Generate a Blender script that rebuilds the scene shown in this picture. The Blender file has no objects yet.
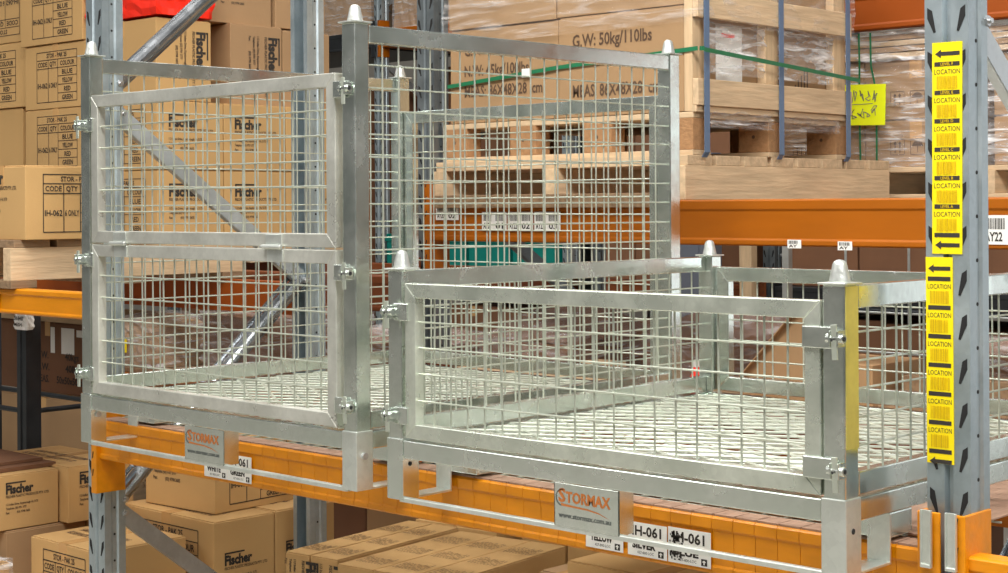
import bpy, bmesh, math, random
from mathutils import Vector, Matrix
random.seed(11)
S = bpy.context.scene
COL = S.collection
H = 1.45          # height of the camera above the warehouse floor; all z below are relative to it
PI = math.pi
WORLD, EXPO, ROLL = .23, 0.0, -.0058

# ------------------------------------------------------------------ materials
def _new(name):
    m = bpy.data.materials.new(name); m.use_nodes = True
    nt = m.node_tree; b = nt.nodes['Principled BSDF']
    return m, nt, b
def lin(r, g, b):
    f = lambda c: (c/255/12.92) if c/255 <= .04045 else ((c/255+.055)/1.055)**2.4
    return (f(r), f(g), f(b), 1)
def mat(name, col, rough=.5, metal=0.0, var=.12, scale=20, bump=0.0, stretch=(1,1,1), rnd=0.0, rvar=0.0, bscale=None, spec=None):
    """procedural: object-space noise varies colour and roughness; optional bump and per-object tint"""
    m, nt, b = _new(name); N = nt.nodes; L = nt.links
    tc = N.new('ShaderNodeTexCoord'); mp = N.new('ShaderNodeMapping'); mp.inputs['Scale'].default_value = stretch
    L.new(tc.outputs['Object'], mp.inputs['Vector'])
    nz = N.new('ShaderNodeTexNoise'); nz.inputs['Scale'].default_value = scale; nz.inputs['Detail'].default_value = 4
    L.new(mp.outputs[0], nz.inputs['Vector'])
    cr = N.new('ShaderNodeMapRange'); cr.inputs[1].default_value = .3; cr.inputs[2].default_value = .7
    cr.inputs[3].default_value = 1-var; cr.inputs[4].default_value = 1+var
    L.new(nz.outputs[0], cr.inputs[0])
    hs = N.new('ShaderNodeHueSaturation'); hs.inputs['Color'].default_value = col
    last = cr.outputs[0]
    if rnd:
        oi = N.new('ShaderNodeObjectInfo'); r2 = N.new('ShaderNodeMapRange')
        r2.inputs[3].default_value = 1-rnd; r2.inputs[4].default_value = 1+rnd
        L.new(oi.outputs['Random'], r2.inputs[0])
        mu = N.new('ShaderNodeMath'); mu.operation = 'MULTIPLY'; L.new(last, mu.inputs[0]); L.new(r2.outputs[0], mu.inputs[1]); last = mu.outputs[0]
    L.new(last, hs.inputs['Value']); L.new(hs.outputs[0], b.inputs['Base Color'])
    b.inputs['Roughness'].default_value = rough; b.inputs['Metallic'].default_value = metal
    if spec is not None: b.inputs['Specular IOR Level'].default_value = spec
    if rvar:
        r3 = N.new('ShaderNodeMapRange'); r3.inputs[1].default_value = .3; r3.inputs[2].default_value = .7
        r3.inputs[3].default_value = max(.02, rough-rvar); r3.inputs[4].default_value = rough+rvar
        L.new(nz.outputs[0], r3.inputs[0]); L.new(r3.outputs[0], b.inputs['Roughness'])
    if bump:
        n2 = N.new('ShaderNodeTexNoise'); n2.inputs['Scale'].default_value = bscale or scale*2; n2.inputs['Detail'].default_value = 3
        L.new(mp.outputs[0], n2.inputs['Vector'])
        bp = N.new('ShaderNodeBump'); bp.inputs['Strength'].default_value = bump; bp.inputs['Distance'].default_value = .01
        L.new(n2.outputs[0], bp.inputs['Height']); L.new(bp.outputs[0], b.inputs['Normal'])
    return m

def galv(name, c0, c1, rough, metal):
    """galvanised steel: spangle cells, long streaks, faint green-grey stains"""
    m, nt, b = _new(name); N = nt.nodes; L = nt.links
    tc = N.new('ShaderNodeTexCoord')
    v = N.new('ShaderNodeTexVoronoi'); v.inputs['Scale'].default_value = 90; L.new(tc.outputs['Object'], v.inputs['Vector'])
    nz = N.new('ShaderNodeTexNoise'); nz.inputs['Scale'].default_value = 7; nz.inputs['Detail'].default_value = 5; nz.inputs['Roughness'].default_value = .6
    L.new(tc.outputs['Object'], nz.inputs['Vector'])
    ramp = N.new('ShaderNodeMix'); ramp.data_type = 'RGBA'; ramp.inputs[6].default_value = c0; ramp.inputs[7].default_value = c1
    mr = N.new('ShaderNodeMapRange'); mr.inputs[1].default_value = .32; mr.inputs[2].default_value = .66; L.new(nz.outputs[0], mr.inputs[0])
    L.new(mr.outputs[0], ramp.inputs[0])
    sp = N.new('ShaderNodeHueSaturation'); L.new(ramp.outputs[2], sp.inputs['Color'])
    sv = N.new('ShaderNodeSeparateColor'); L.new(v.outputs['Color'], sv.inputs[0])
    m2 = N.new('ShaderNodeMapRange'); m2.inputs[3].default_value = .96; m2.inputs[4].default_value = 1.03; L.new(sv.outputs[0], m2.inputs[0])
    L.new(m2.outputs[0], sp.inputs['Value']); L.new(sp.outputs[0], b.inputs['Base Color'])
    b.inputs['Metallic'].default_value = metal
    m3 = N.new('ShaderNodeMapRange'); m3.inputs[1].default_value = .3; m3.inputs[2].default_value = .7
    m3.inputs[3].default_value = rough-.1; m3.inputs[4].default_value = rough+.12; L.new(nz.outputs[0], m3.inputs[0]); L.new(m3.outputs[0], b.inputs['Roughness'])
    bp = N.new('ShaderNodeBump'); bp.inputs['Strength'].default_value = .05; bp.inputs['Distance'].default_value = .003
    n3 = N.new('ShaderNodeTexNoise'); n3.inputs['Scale'].default_value = 40; L.new(tc.outputs['Object'], n3.inputs['Vector'])
    L.new(n3.outputs[0], bp.inputs['Height']); L.new(bp.outputs[0], b.inputs['Normal'])
    return m

def wrapmat(name, base=.07, streak=.5, tint=(.9,.9,.9,1)):
    """clear stretch film: mostly see-through, bumpy creases, glints painted in as paler streaks"""
    m, nt, b = _new(name); N = nt.nodes; L = nt.links
    out = [n for n in N if n.type == 'OUTPUT_MATERIAL'][0]
    b.inputs['Base Color'].default_value = tint; b.inputs['Roughness'].default_value = .16; b.inputs['Specular IOR Level'].default_value = .9
    tr = N.new('ShaderNodeBsdfTransparent'); mx = N.new('ShaderNodeMixShader')
    tc = N.new('ShaderNodeTexCoord'); mp = N.new('ShaderNodeMapping'); mp.inputs['Scale'].default_value = (2.0, 2.0, 16)
    mp.inputs['Rotation'].default_value = (.12, .1, 0)
    L.new(tc.outputs['Object'], mp.inputs['Vector'])
    nz = N.new('ShaderNodeTexNoise'); nz.inputs['Scale'].default_value = 3.2; nz.inputs['Detail'].default_value = 6; nz.inputs['Distortion'].default_value = .5
    L.new(mp.outputs[0], nz.inputs['Vector'])
    mr = N.new('ShaderNodeMapRange'); mr.inputs[1].default_value = .5; mr.inputs[2].default_value = .72
    mr.inputs[3].default_value = base; mr.inputs[4].default_value = base+streak; L.new(nz.outputs[0], mr.inputs[0])  # whiter, denser streaks stand in for glints along the creases
    L.new(mr.outputs[0], mx.inputs[0]); L.new(tr.outputs[0], mx.inputs[1]); L.new(b.outputs[0], mx.inputs[2])
    bp = N.new('ShaderNodeBump'); bp.inputs['Strength'].default_value = .9; bp.inputs['Distance'].default_value = .02
    L.new(nz.outputs[0], bp.inputs['Height']); L.new(bp.outputs[0], b.inputs['Normal'])
    L.new(mx.outputs[0], out.inputs['Surface'])
    return m

M = {
 'galv':   galv('galvanised_tube', (.68,.75,.69,1), (.84,.88,.83,1), .22, .95),
 'gate':   galv('galvanised_gate', (.62,.67,.58,1), (.82,.86,.76,1), .28, .78),
 'gatep':  galv('galvanised_gate_pale', (.56,.56,.50,1), (.74,.74,.67,1), .34, .6),
 'bracetube': galv('brace_tube_steel', (.30,.32,.34,1), (.46,.48,.50,1), .2, .95),
 'galv_dull': galv('galvanised_dull', (.70,.74,.69,1), (.84,.87,.82,1), .34, .80),
 'wire':   mat('zinc_wire', (.64,.68,.58,1), .34, .7, .10, 8),
 'cone':   mat('cast_zinc', (.56,.58,.55,1), .42, .6, .08, 30, .2),
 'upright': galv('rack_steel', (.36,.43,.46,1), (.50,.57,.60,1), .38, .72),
 'uprightshade': galv('rack_steel_shaded', (.13,.15,.16,1), (.22,.25,.26,1), .42, .6),  # rack steel again, with the shade put into its colour
 'brace':  galv('brace_steel', (.42,.46,.48,1), (.58,.62,.64,1), .34, .6),
 'black':  mat('slot_dark', (.012,.012,.012,1), .9, 0, 0),
 'orange': mat('orange_paint', lin(222,138,0), .38, 0, .08, 9, .08, (1,4,4), 0, .08),
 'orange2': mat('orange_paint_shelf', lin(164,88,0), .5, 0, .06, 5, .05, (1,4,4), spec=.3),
 'orange3': mat('orange_paint_mid', lin(150,70,8), .6, 0, .06, 5, .05, spec=.3),  # orange tone between the shelf and dark beam paints
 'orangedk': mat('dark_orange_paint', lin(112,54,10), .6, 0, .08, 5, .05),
 'card':   mat('cardboard', lin(198,158,102), .8, 0, .05, 3, .04, (1,1,1), .05, 0, 90),
 'cardbr': mat('brown_cardboard', lin(166,132,94), .8, 0, .07, 3, .06, (1,1,1), .05, 0, 60),
 'carddk': mat('old_cardboard', lin(120,82,56), .85, 0, .12, 4, .2, (1,1,1), .1),
 'tape':   mat('packing_tape', lin(205,160,104), .25, 0, .04, 10),
 'woodx':  mat('pine_grain_x', lin(206,178,142), .75, 0, .16, 5, .25, (1,9,9), .06),
 'woody':  mat('pine_grain_y', lin(206,178,142), .75, 0, .16, 5, .25, (9,1,9), .06),
 'woodz':  mat('pine_grain_z', lin(206,176,138), .75, 0, .16, 5, .25, (9,9,1), .06),
 'woodold': mat('weathered_pine', lin(150,122,92), .85, 0, .25, 5, .3, (9,1,9), .12),
 'block':  mat('chip_block', lin(166,124,84), .9, 0, .14, 60, .3),
 'ink':    mat('black_ink', (.035,.028,.022,1), .8, 0, 0),
 'inkft':  mat('faint_ink', lin(112,84,56), .8, 0, 0),
 'inkbr':  mat('brown_ink', (.10,.055,.03,1), .8, 0, 0),
 'white':  mat('white_paper', lin(238,236,230), .6, 0, .02, 20),
 'grey':   mat('grey_print', lin(120,120,118), .7, 0, 0),
 'yellow': mat('yellow_label', lin(252,226,0), .5, 0, .02, 20),
 'ydark':  mat('yellow_print', lin(214,178,0), .5, 0, 0),
 'note':   mat('fluoro_paper', lin(240,250,20), .6, 0, .03, 6, .3),
 'yreflect':  mat('yellow_reflection', lin(208,194,104), .4, .4, .10, 30),
 'red':    mat('red_plastic_sheet', lin(246,44,20), .4, 0, .1, 6, .5),
 'teal':   mat('teal_plastic', lin(0,124,112), .4, 0, .08, 6),
 'blue':   mat('blue_strap', lin(96,118,146), .4, 0, .06, 20),
 'green':  mat('green_strap', lin(34,112,74), .35, 0, .06, 20),
 'dsteel': mat('dark_steel', (.055,.06,.065,1), .38, .7, .2, 8, .1),
 'panel':  mat('slate_panel', lin(98,102,112), .6, 0, .05, 3),
 'deckcard': mat('deck_board_brown', lin(168,134,112), .85, 0, .12, 9, .2, (9,1,1)),
 'logo':   mat('logo_cutout', lin(184,108,50), .5, .1, .1, 30),
 'engr':   mat('engraved_grey', (.12,.13,.12,1), .6, .4, 0),
 'wrap':   wrapmat('stretch_film', .09, .75, (.95,.95,.95,1)),
 'wrapl':  wrapmat('stretch_film_light', .04, .30, (.9,.88,.86,1)),
 'wraps':  wrapmat('stretch_film_side', .14, .85, (1,1,1,1)),
 'wrapw':  wrapmat('stretch_film_thick', .14, .5, (.78,.76,.75,1)),
 'floor':  mat('concrete', lin(156,152,142), .55, 0, .1, 2, .1),
 'wallm':  mat('warehouse_wall', lin(196,190,180), .8, 0, .05, .5),
 'hole':   mat('bolt_hole', (.02,.02,.02,1), .8, 0, 0),
 'bolt':   mat('bolt_steel', (.6,.6,.6,1), .3, .9, .05, 20),
}

# ------------------------------------------------------------------ mesh collector
class MB:
    def __init__(s): s.v = []; s.f = []
    def box(s, x0, y0, z0, x1, y1, z1):
        if x0 > x1: x0, x1 = x1, x0
        if y0 > y1: y0, y1 = y1, y0
        if z0 > z1: z0, z1 = z1, z0
        n = len(s.v)
        s.v += [(x0,y0,z0),(x1,y0,z0),(x1,y1,z0),(x0,y1,z0),(x0,y0,z1),(x1,y0,z1),(x1,y1,z1),(x0,y1,z1)]
        s.f += [tuple(n+i for i in q) for q in ((3,2,1,0),(4,5,6,7),(0,1,5,4),(1,2,6,5),(2,3,7,6),(3,0,4,7))]
        return s
    def tube(s, a, b, r, n=6, r2=None):
        a = Vector(a); b = Vector(b); d = (b-a).normalized()
        u = d.orthogonal().normalized(); w = d.cross(u); k = len(s.v); r2 = r if r2 is None else r2
        for p, rr in ((a, r), (b, r2)):
            for i in range(n):
                t = 2*PI*i/n; s.v.append(tuple(p+u*math.cos(t)*rr+w*math.sin(t)*rr))
        for i in range(n): s.f.append((k+i, k+(i+1) % n, k+n+(i+1) % n, k+n+i))
        s.f.append(tuple(k+i for i in reversed(range(n)))); s.f.append(tuple(k+n+i for i in range(n)))
        return s
    def lathe(s, c, prof, n=20):
        k = len(s.v)
        for r, z in prof:
            for i in range(n):
                t = 2*PI*i/n; s.v.append((c[0]+r*math.cos(t), c[1]+r*math.sin(t), c[2]+z))
        for j in range(len(prof)-1):
            for i in range(n):
                s.f.append((k+j*n+i, k+j*n+(i+1) % n, k+(j+1)*n+(i+1) % n, k+(j+1)*n+i))
        s.f.append(tuple(k+i for i in reversed(range(n)))); s.f.append(tuple(k+(len(prof)-1)*n+i for i in range(n)))
        return s
    def prism(s, pts, axis, a, b):
        """closed outline in the two other axes, extruded along axis from a to b"""
        n = len(pts); k = len(s.v)
        for t in (a, b):
            for p, q in pts:
                s.v.append({'x': (t,p,q), 'y': (p,t,q), 'z': (p,q,t)}[axis])
        for i in range(n): s.f.append((k+i, k+(i+1) % n, k+n+(i+1) % n, k+n+i))
        s.f.append(tuple(k+i for i in reversed(range(n)))); s.f.append(tuple(k+n+i for i in range(n)))
        return s
    def hexa(s, P):
        n = len(s.v); s.v += [tuple(p) for p in P]
        s.f += [tuple(n+i for i in q) for q in ((3,2,1,0),(4,5,6,7),(0,1,5,4),(1,2,6,5),(2,3,7,6),(3,0,4,7))]
        return s
    def bar(s, a, b, w, t, up=(0,0,1)):
        """flat bar from a to b: width w along 'up x dir' plane, thickness t"""
        a = Vector(a); b = Vector(b); d = (b-a).normalized(); up = Vector(up)
        n = d.cross(up).normalized(); q = n.cross(d).normalized()
        P = []
        for e in (a, b):
            P.append([e-q*w/2-n*t/2, e+q*w/2-n*t/2, e+q*w/2+n*t/2, e-q*w/2+n*t/2])
        return s.hexa(P[0]+P[1])
    def frame(s, x0, z0, x1, z1, t, y0, y1):
        """four mitred tubes in the xz plane"""
        o = [(x0,z0),(x1,z0),(x1,z1),(x0,z1)]; i = [(x0+t,z0+t),(x1-t,z0+t),(x1-t,z1-t),(x0+t,z1-t)]
        for k in range(4):
            j = (k+1) % 4
            pts = [o[k], o[j], i[j], i[k]]
            s.hexa([(p[0], y0, p[1]) for p in pts]+[(p[0], y1, p[1]) for p in pts])
        return s
    def build(s, name, m, parent=None, bevel=0, smooth=False, loc=None):
        me = bpy.data.meshes.new(name); me.from_pydata(s.v, [], s.f)
        bm = bmesh.new(); bm.from_mesh(me); bmesh.ops.recalc_face_normals(bm, faces=bm.faces); bm.to_mesh(me); bm.free()
        me.materials.append(m)
        o = bpy.data.objects.new(name, me); COL.objects.link(o)
        if parent: o.parent = parent
        if loc: o.location = loc
        if bevel:
            b = o.modifiers.new('bevel', 'BEVEL'); b.width = bevel; b.segments = 2; b.limit_method = 'ANGLE'
        if smooth:
            for p in me.polygons: p.use_smooth = True
        return o

def tag(o, label=None, cat=None, group=None, kind=None):
    if label: o['label'] = label
    if cat: o['category'] = cat
    if group: o['group'] = group
    if kind: o['kind'] = kind
    return o
def thing(name, loc, label, cat, group=None, rz=0):
    o = bpy.data.objects.new(name, None); COL.objects.link(o); o.empty_display_size = .1
    o.location = (loc[0], loc[1], loc[2]+H); o.rotation_euler = (0,0,rz)
    return tag(o, label, cat, group)
def copy_tree(o, parent=None):
    c = o.copy(); COL.objects.link(c)
    if parent: c.parent = parent
    for ch in o.children: copy_tree(ch, c)
    return c

# ------------------------------------------------------------------ flat printing
_tc = {}
def glyphs(txt, bold=0.0):
    key = (txt, bold)
    if key in _tc: return _tc[key]
    cu = bpy.data.curves.new('t', 'FONT'); cu.body = txt; cu.resolution_u = 2; cu.size = 1; cu.offset = bold
    ob = bpy.data.objects.new('t', cu); COL.objects.link(ob)
    me = bpy.data.meshes.new_from_object(ob.evaluated_get(bpy.context.evaluated_depsgraph_get()))
    vs = [(v.co.x, v.co.y) for v in me.vertices]; fs = [tuple(p.vertices) for p in me.polygons]
    bpy.data.objects.remove(ob); bpy.data.curves.remove(cu); bpy.data.meshes.remove(me)
    xs = [v[0] for v in vs]; ys = [v[1] for v in vs]
    x0, x1 = min(xs), max(xs); y0 = 0; hgt = .7
    _tc[key] = ([((x-x0)/(x1-x0), y/hgt) for x, y in vs], fs, (x1-x0)/hgt)
    return _tc[key]
class Print:
    def __init__(s): s.v = []; s.f = []
    def rect(s, x0, y0, x1, y1):
        n = len(s.v); s.v += [(x0,y0),(x1,y0),(x1,y1),(x0,y1)]; s.f.append((n,n+1,n+2,n+3)); return s
    def poly(s, pts):
        n = len(s.v); s.v += pts; s.f.append(tuple(range(n, n+len(pts)))); return s
    def text(s, t, x, y, h, w=None, align='l', bold=.02, rot=False):
        vs, fs, asp = glyphs(t, bold); w = w or asp*h
        if align == 'c': x -= w/2
        n = len(s.v)
        if rot: s.v += [(x-v*h, y+u*w) for u, v in vs]
        else: s.v += [(x+u*w, y+v*h) for u, v in vs]
        s.f += [tuple(n+i for i in f) for f in fs]; return s
    def line(s, x0, y0, x1, y1, t):
        if abs(x1-x0) > abs(y1-y0): return s.rect(x0, y0-t/2, x1, y0+t/2)
        return s.rect(x0-t/2, y0, x0+t/2, y1)
    def mesh(s, name, m, face):
        """face 'f' looks towards -y, 'r' towards +x, 't' up; drawn about the origin"""
        me = bpy.data.meshes.new(name)
        g = {'f': lambda a, b: (a, 0, b), 'r': lambda a, b: (0, a, b), 't': lambda a, b: (a, b, 0)}[face]
        me.from_pydata([g(a, b) for a, b in s.v], [], s.f); me.materials.append(m)
        return me
    def build(s, name, m, parent, face='f', loc=(0,0,0), rot=None):
        me = s.mesh(name, m, face); o = bpy.data.objects.new(name, me); COL.objects.link(o); o.parent = parent; o.location = loc
        if rot: o.rotation_euler = rot
        return o
def put(me, name, parent, loc):
    o = bpy.data.objects.new(name, me); COL.objects.link(o); o.parent = parent; o.location = loc; return o

def table_print(w, h, code='IH-062'):
    p = Print(); t = .0030
    p.line(0,0,w,0,t).line(0,h,w,h,t).line(0,0,0,h,t).line(w,0,w,h,t)
    a, b = w*.29, w*.53; y1, y2 = h*.84, h*.67
    p.line(0,y1,w,y1,t).line(0,y2,w,y2,t).line(a,0,a,y1,t).line(b,0,b,y1,t)
    for k in (1,2,3): p.line(b, y2*k/4, w, y2*k/4, t)
    p.text('STOR - PAK 25', w/2, h*.88, h*.085, w*.5, 'c')
    p.text('CODE', a/2, y2+h*.04, h*.09, a*.8, 'c').text('QTY', (a+b)/2, y2+h*.04, h*.09, (b-a)*.7, 'c').text('COLOUR', (b+w)/2, y2+h*.04, h*.09, (w-b)*.75, 'c')
    p.text(code, a/2, y2*.42, h*.1, a*.86, 'c').text('6 ONLY', (a+b)/2, y2*.42, h*.1, (b-a)*.86, 'c')
    for k, c in enumerate(('GREEN', 'RED', 'YELLOW', 'BLUE')):
        p.text(c, (b+w)/2, y2*k/4+h*.035, h*.09, (w-b)*(.34 if c == 'RED' else .55), 'c')
    return p
def fischer_print(s, rot=False):
    p = Print()
    def T(t, x, y, h, w, b=.02):
        if rot: p.text(t, -y, x, h, w, bold=b, rot=True)
        else: p.text(t, x, y, h, w, bold=b)
    def R(x0,y0,x1,y1):
        if rot: p.rect(-y1, x0, -y0, x1)
        else: p.rect(x0,y0,x1,y1)
    T('Fischer', 0, .62*s, .29*s, 1.08*s, .05)
    R(0, .93*s, .05*s, 1.0*s); R(.0, .96*s, .78*s, 1.01*s)
    T('FISCHER PLASTIC PRODUCTS PTY. LTD.', 0, .47*s, .085*s, 1.7*s)
    T('113 Indian Drive, Keysborough Vic 3173', 0, .20*s, .075*s, 1.25*s)
    T('Telephone: (03) 9701 3777', 0, .06*s, .075*s, .8*s); T('Fax:', 0, -.09*s, .075*s, .14*s); T('(03) 9798 3655', .42*s, -.09*s, .075*s, .52*s)
    return p
_pc = {}
def cached(key, fn):
    if key not in _pc: _pc[key] = fn()
    return _pc[key]

# ------------------------------------------------------------------ cartons
def carton(x0, y0, z0, x1, y1, z1, label, group=None, f=None, r=None, m='card', top=None, tapef=False, rz=0, cat='carton', name='carton', axis='y'):
    """closed carton with flaps meeting along the top; f / r / top choose the print on a face"""
    w, d, h = x1-x0, y1-y0, z1-z0
    t = thing(name, (x0, y0, z0), label, cat, group, rz)
    b = MB(); g = .0012; e = .004
    b.box(0,0,0,w,d,h-.004)
    if top == 'smudge' and w < .2: b.box(.001,.001,h-.0041,w-.001,d-.001,h)
    elif axis == 'y':
        b.box(e,e,h-.0041,w/2-g,d-e,h); b.box(w/2+g,e,h-.0041,w-e,d-e,h)
    else:
        b.box(e,e,h-.0041,w-e,d/2-g,h); b.box(e,d/2+g,h-.0041,w-e,d-e,h)
    b.build('box', M[m], t, .003)
    tp = MB(); tw = .024
    if axis == 'y':
        tp.box(w/2-tw,-.0008,h-.07,w/2+tw,0,h); tp.box(w/2-tw,0,h+.0001,w/2+tw,d,h+.0006)
    else:
        tp.box(0,d/2-tw,h+.0001,w,d/2+tw,h+.0006); tp.box(w-.0001,d/2-tw,h-.07,w+.0008,d/2+tw,h)
    if not (top == 'smudge' and w < .2): tp.build('tape', M['tape'], t)
    if f == 'table':
        tw_, th_ = w*.64, h*.78
        put(cached(('tf', round(tw_,2), round(th_,2)), lambda: table_print(tw_, th_).mesh('printed_table', M['ink'], 'f')), 'printed_table', t, (w*.20, -.0015, h*.1))
    elif f == 'tableup':
        o = put(cached(('tfu', round(w,2), round(h,2)), lambda: table_print(w*.8, h*.78).mesh('printed_table', M['ink'], 'f')), 'printed_table', t, (w*.9, -.0015, h*.9)); o.rotation_euler = (0, PI, 0)
    elif f == 'fischer':
        s = w*.42
        put(cached(('ff', round(s,2)), lambda: fischer_print(s).mesh('printed_text', M['ink'], 'f')), 'printed_text', t, (w*.12, -.0015, h*.42))
    elif f == 'frot':
        s = min(h*.5, w*1.3)
        put(cached(('ffr', round(s,2)), lambda: fischer_print(s, True).mesh('printed_text', M['ink'], 'f')), 'printed_text', t, (w*.10, -.0015, h*.95)).rotation_euler = (0, PI, 0)
    if r == 'table':
        put(cached(('tr', round(d,2), round(h,2)), lambda: table_print(d*.72, h*.78).mesh('printed_table', M['ink'], 'r')), 'printed_table', t, (w+.0015, d*.18, h*.1))
    elif r == 'fischer':
        s = d*.4
        put(cached(('fr', round(s,2)), lambda: fischer_print(s).mesh('printed_text', M['ink'], 'r')), 'printed_text', t, (w+.0015, d*.17, h*.34))
    elif r == 'frot':
        s = min(h*.44, d*.7)
        put(cached(('frr', round(s,2)), lambda: fischer_print(s, True).mesh('printed_text', M['ink'], 'r')), 'printed_text', t, (w+.0015, d*.40, h*.86)).rotation_euler = (PI, 0, 0)
    if top == 'text':
        def mk():
            p = Print()
            for k, s_ in enumerate(('HANDLE WITH CARE - STORAGE BINS', 'FISCHER PLASTIC PRODUCTS PTY. LTD.')):
                p.text(s_, 0, -.05*k, .028, w*.7)
            return p.mesh('printed_text', M['inkbr'], 't')
        put(cached(('tt', round(w,2)), mk), 'printed_text', t, (w*.12, d*.45, h+.0012))
    elif top == 'smudge':
        def mk():
            p = Print(); rr = random.Random(4)
            for k in range(9):
                for j in range(3):
                    x = w*.14+ k*w*.085; y = d*(.10+.30*j)
                    while y < d*(.22+.30*j): l = rr.uniform(.006,.02); p.rect(x, y, x+.0028, y+l); y += l+rr.uniform(.004,.01)
            return p.mesh('printed_lines', M['inkft'], 't')
        put(cached(('ts', round(w,2), round(d,2)), mk), 'printed_lines', t, (0, 0, h+.0012))
    return t

def pallet(x0, y0, z0, x1, y1, z1, label, group=None, m1='woodx', m2='woody', nb=7, block=False, tb=.018, nobot=False):
    w, d, h = x1-x0, y1-y0, z1-z0; t = thing('timber_pallet', (x0,y0,z0), label, 'pallet', group)
    st = .045
    bot = MB(); bw = .09
    for k in range(3): bot.box(0, k*(d-bw)/2, 0, w, k*(d-bw)/2+bw, tb)
    if not nobot: bot.build('bottom_boards', M[m1], t, .002)
    zb_ = 0 if nobot else tb
    for k in range(3):
        xa = k*(w-st)/2; q = MB()
        if block:
            for j in range(3): q.box(k*(w-.1)/2, j*(d-.13)/2, tb, k*(w-.1)/2+.1, j*(d-.13)/2+.13, h-tb)
            q.build('block', M['block'], t, .002)
        else: q.box(xa, 0, zb_, xa+st, d, h-tb); q.build('stringer', M[m2], t, .002)
    top = MB(); pw = d/nb
    for k in range(nb): top.box(0, k*pw+.012, h-tb, w, (k+1)*pw-.012 if k < nb-1 else d, h)
    top.build('deck_boards', M[m1], t, .002)
    return t

def crumple(b, x0, y0, z0, x1, y1, z1, amp=.01, n=10, seed=1, dome=0.0):
    """wrinkled closed shell round a load"""
    rr = random.Random(seed)
    g = bmesh.new(); bmesh.ops.create_cube(g, size=1); bmesh.ops.subdivide_edges(g, edges=g.edges[:], cuts=n, use_grid_fill=True)
    k = len(b.v); 
    for v in g.verts:
        c = v.co; x = x0+(c.x+.5)*(x1-x0); y = y0+(c.y+.5)*(y1-y0); z = z0+(c.z+.5)*(z1-z0)
        if dome and c.z > .0: 
            q = max(0, 1-(abs(c.x)*2)**3)*max(0, 1-(abs(c.y)*2)**3); z = z-(1-q)*dome*(c.z*2)
        j = amp*rr.uniform(-1,1)
        nx = (1 if c.x > .49 else -1 if c.x < -.49 else 0); ny = (1 if c.y > .49 else -1 if c.y < -.49 else 0); nz_ = 1 if c.z > .49 else 0
        b.v.append((x+nx*j, y+ny*j, z+nz_*j))
    g.verts.index_update()
    for f in g.faces: b.f.append(tuple(k+v.index for v in f.verts))
    g.free(); return b
# ------------------------------------------------------------------ pallet racking
UW, UD = .083, .070
def upright_profile(x, y, face=-1):
    """channel with a grooved front face; face -1 looks towards -y, +1 towards +y"""
    w, d, g, t = UW, UD, .010, .004
    P = [(0,0),(w*.40,0),(w*.46,g),(w*.54,g),(w*.60,0),(w,0),(w,d*.32),(w-.004,d*.40),(w-.004,d*.6),(w,d*.68),(w,d),(w-.018,d),(w-.018,d-t),
         (w-t-.004,d-t),(w-t-.004,t),(w*.62,t),(w*.55,g+t),(w*.45,g+t),(w*.38,t),(t+.004,t),(t+.004,d-t),(.018,d-t),(.018,d),(0,d),(0,d*.68),(.004,d*.6),(.004,d*.4),(0,d*.32)]
    return [(x+p, y+(q if face < 0 else d-q)) for p, q in P]
def slots(z0, z1, loc, pitch=.0765):
    b = MB(); z = z0
    while z < z1:
        for s_ in (-1, 1):
            cx = UW/2+s_*.027
            # upper end leans outwards, pointed at the foot
            a = [(cx+s_*.009, z+.023), (cx+s_*.000, z+.017), (cx-s_*.007, z-.021), (cx-s_*.003, z-.022), (cx+s_*.009, z+.004)]
            if s_ < 0: a.reverse()
            b.prism([(p, q) for p, q in a], 'y', -.0007, .001)
        z += pitch
    return b
def rack_frame(x, yf, yr, z0, z1, label, mt='upright', group=None, braces=(), detail=True, name='rack_frame'):
    t = thing(name, (x, yf, z0), label, 'rack upright frame', group)
    for y, fc in ((0, -1), (yr-yf, 1)):
        u = MB().prism(upright_profile(0, y, fc), 'z', 0, z1-z0).build('upright', M[mt], t)
        if detail:
            if fc < 0: slots(.0875, z1-z0-.03, None).build('slot_rows', M['black'], u)
            h = MB(); z = .05
            while z < z1-z0:
                h.tube((UW-.0045, y+UD*.5, z), (UW-.0032, y+UD*.5, z), .0035, 8); z += .0765
            h.build('hole_row', M['hole'], u)
    for (ya, za, yb, zb, kind) in braces:
        a = (UW*.5, ya-yf, za-z0); c = (UW*.5, yb-yf, zb-z0)
        b = MB()
        if kind == 'tube':
            A = Vector(a); B = Vector(c); d = (B-A).normalized(); q = Vector((1,0,0)).cross(d)
            b.tube(A+Vector((.010,0,0)), B+Vector((.010,0,0)), .024, 18)
            b.bar(A-q*.029+Vector((-.004,0,0)), B-q*.029+Vector((-.004,0,0)), .014, .003, tuple(q))
        else:
            A = Vector(a); B = Vector(c); d = (B-A).normalized(); q = Vector((1,0,0)).cross(d)
            b.bar(A+Vector((.02,0,0)), B+Vector((.02,0,0)), .044, .003, tuple(q))
            for s_ in (-1, 1): b.bar(A+q*.022*s_+Vector((.010,0,0)), B+q*.022*s_+Vector((.010,0,0)), .003, .02, tuple(q))
        br = b.build('brace', M[('bracetube' if kind == 'tube' else 'brace') if mt == 'upright' else mt], t, 0)
        bo = MB()
        for p in (a, c): bo.tube((UW-.012, p[1], p[2]), (UW+.004, p[1], p[2]), .010, 6); bo.tube((UW+.004, p[1], p[2]), (UW+.010, p[1], p[2]), .005, 8)
        bo.build('bolt', M['bolt'], br)
    return t
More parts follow.
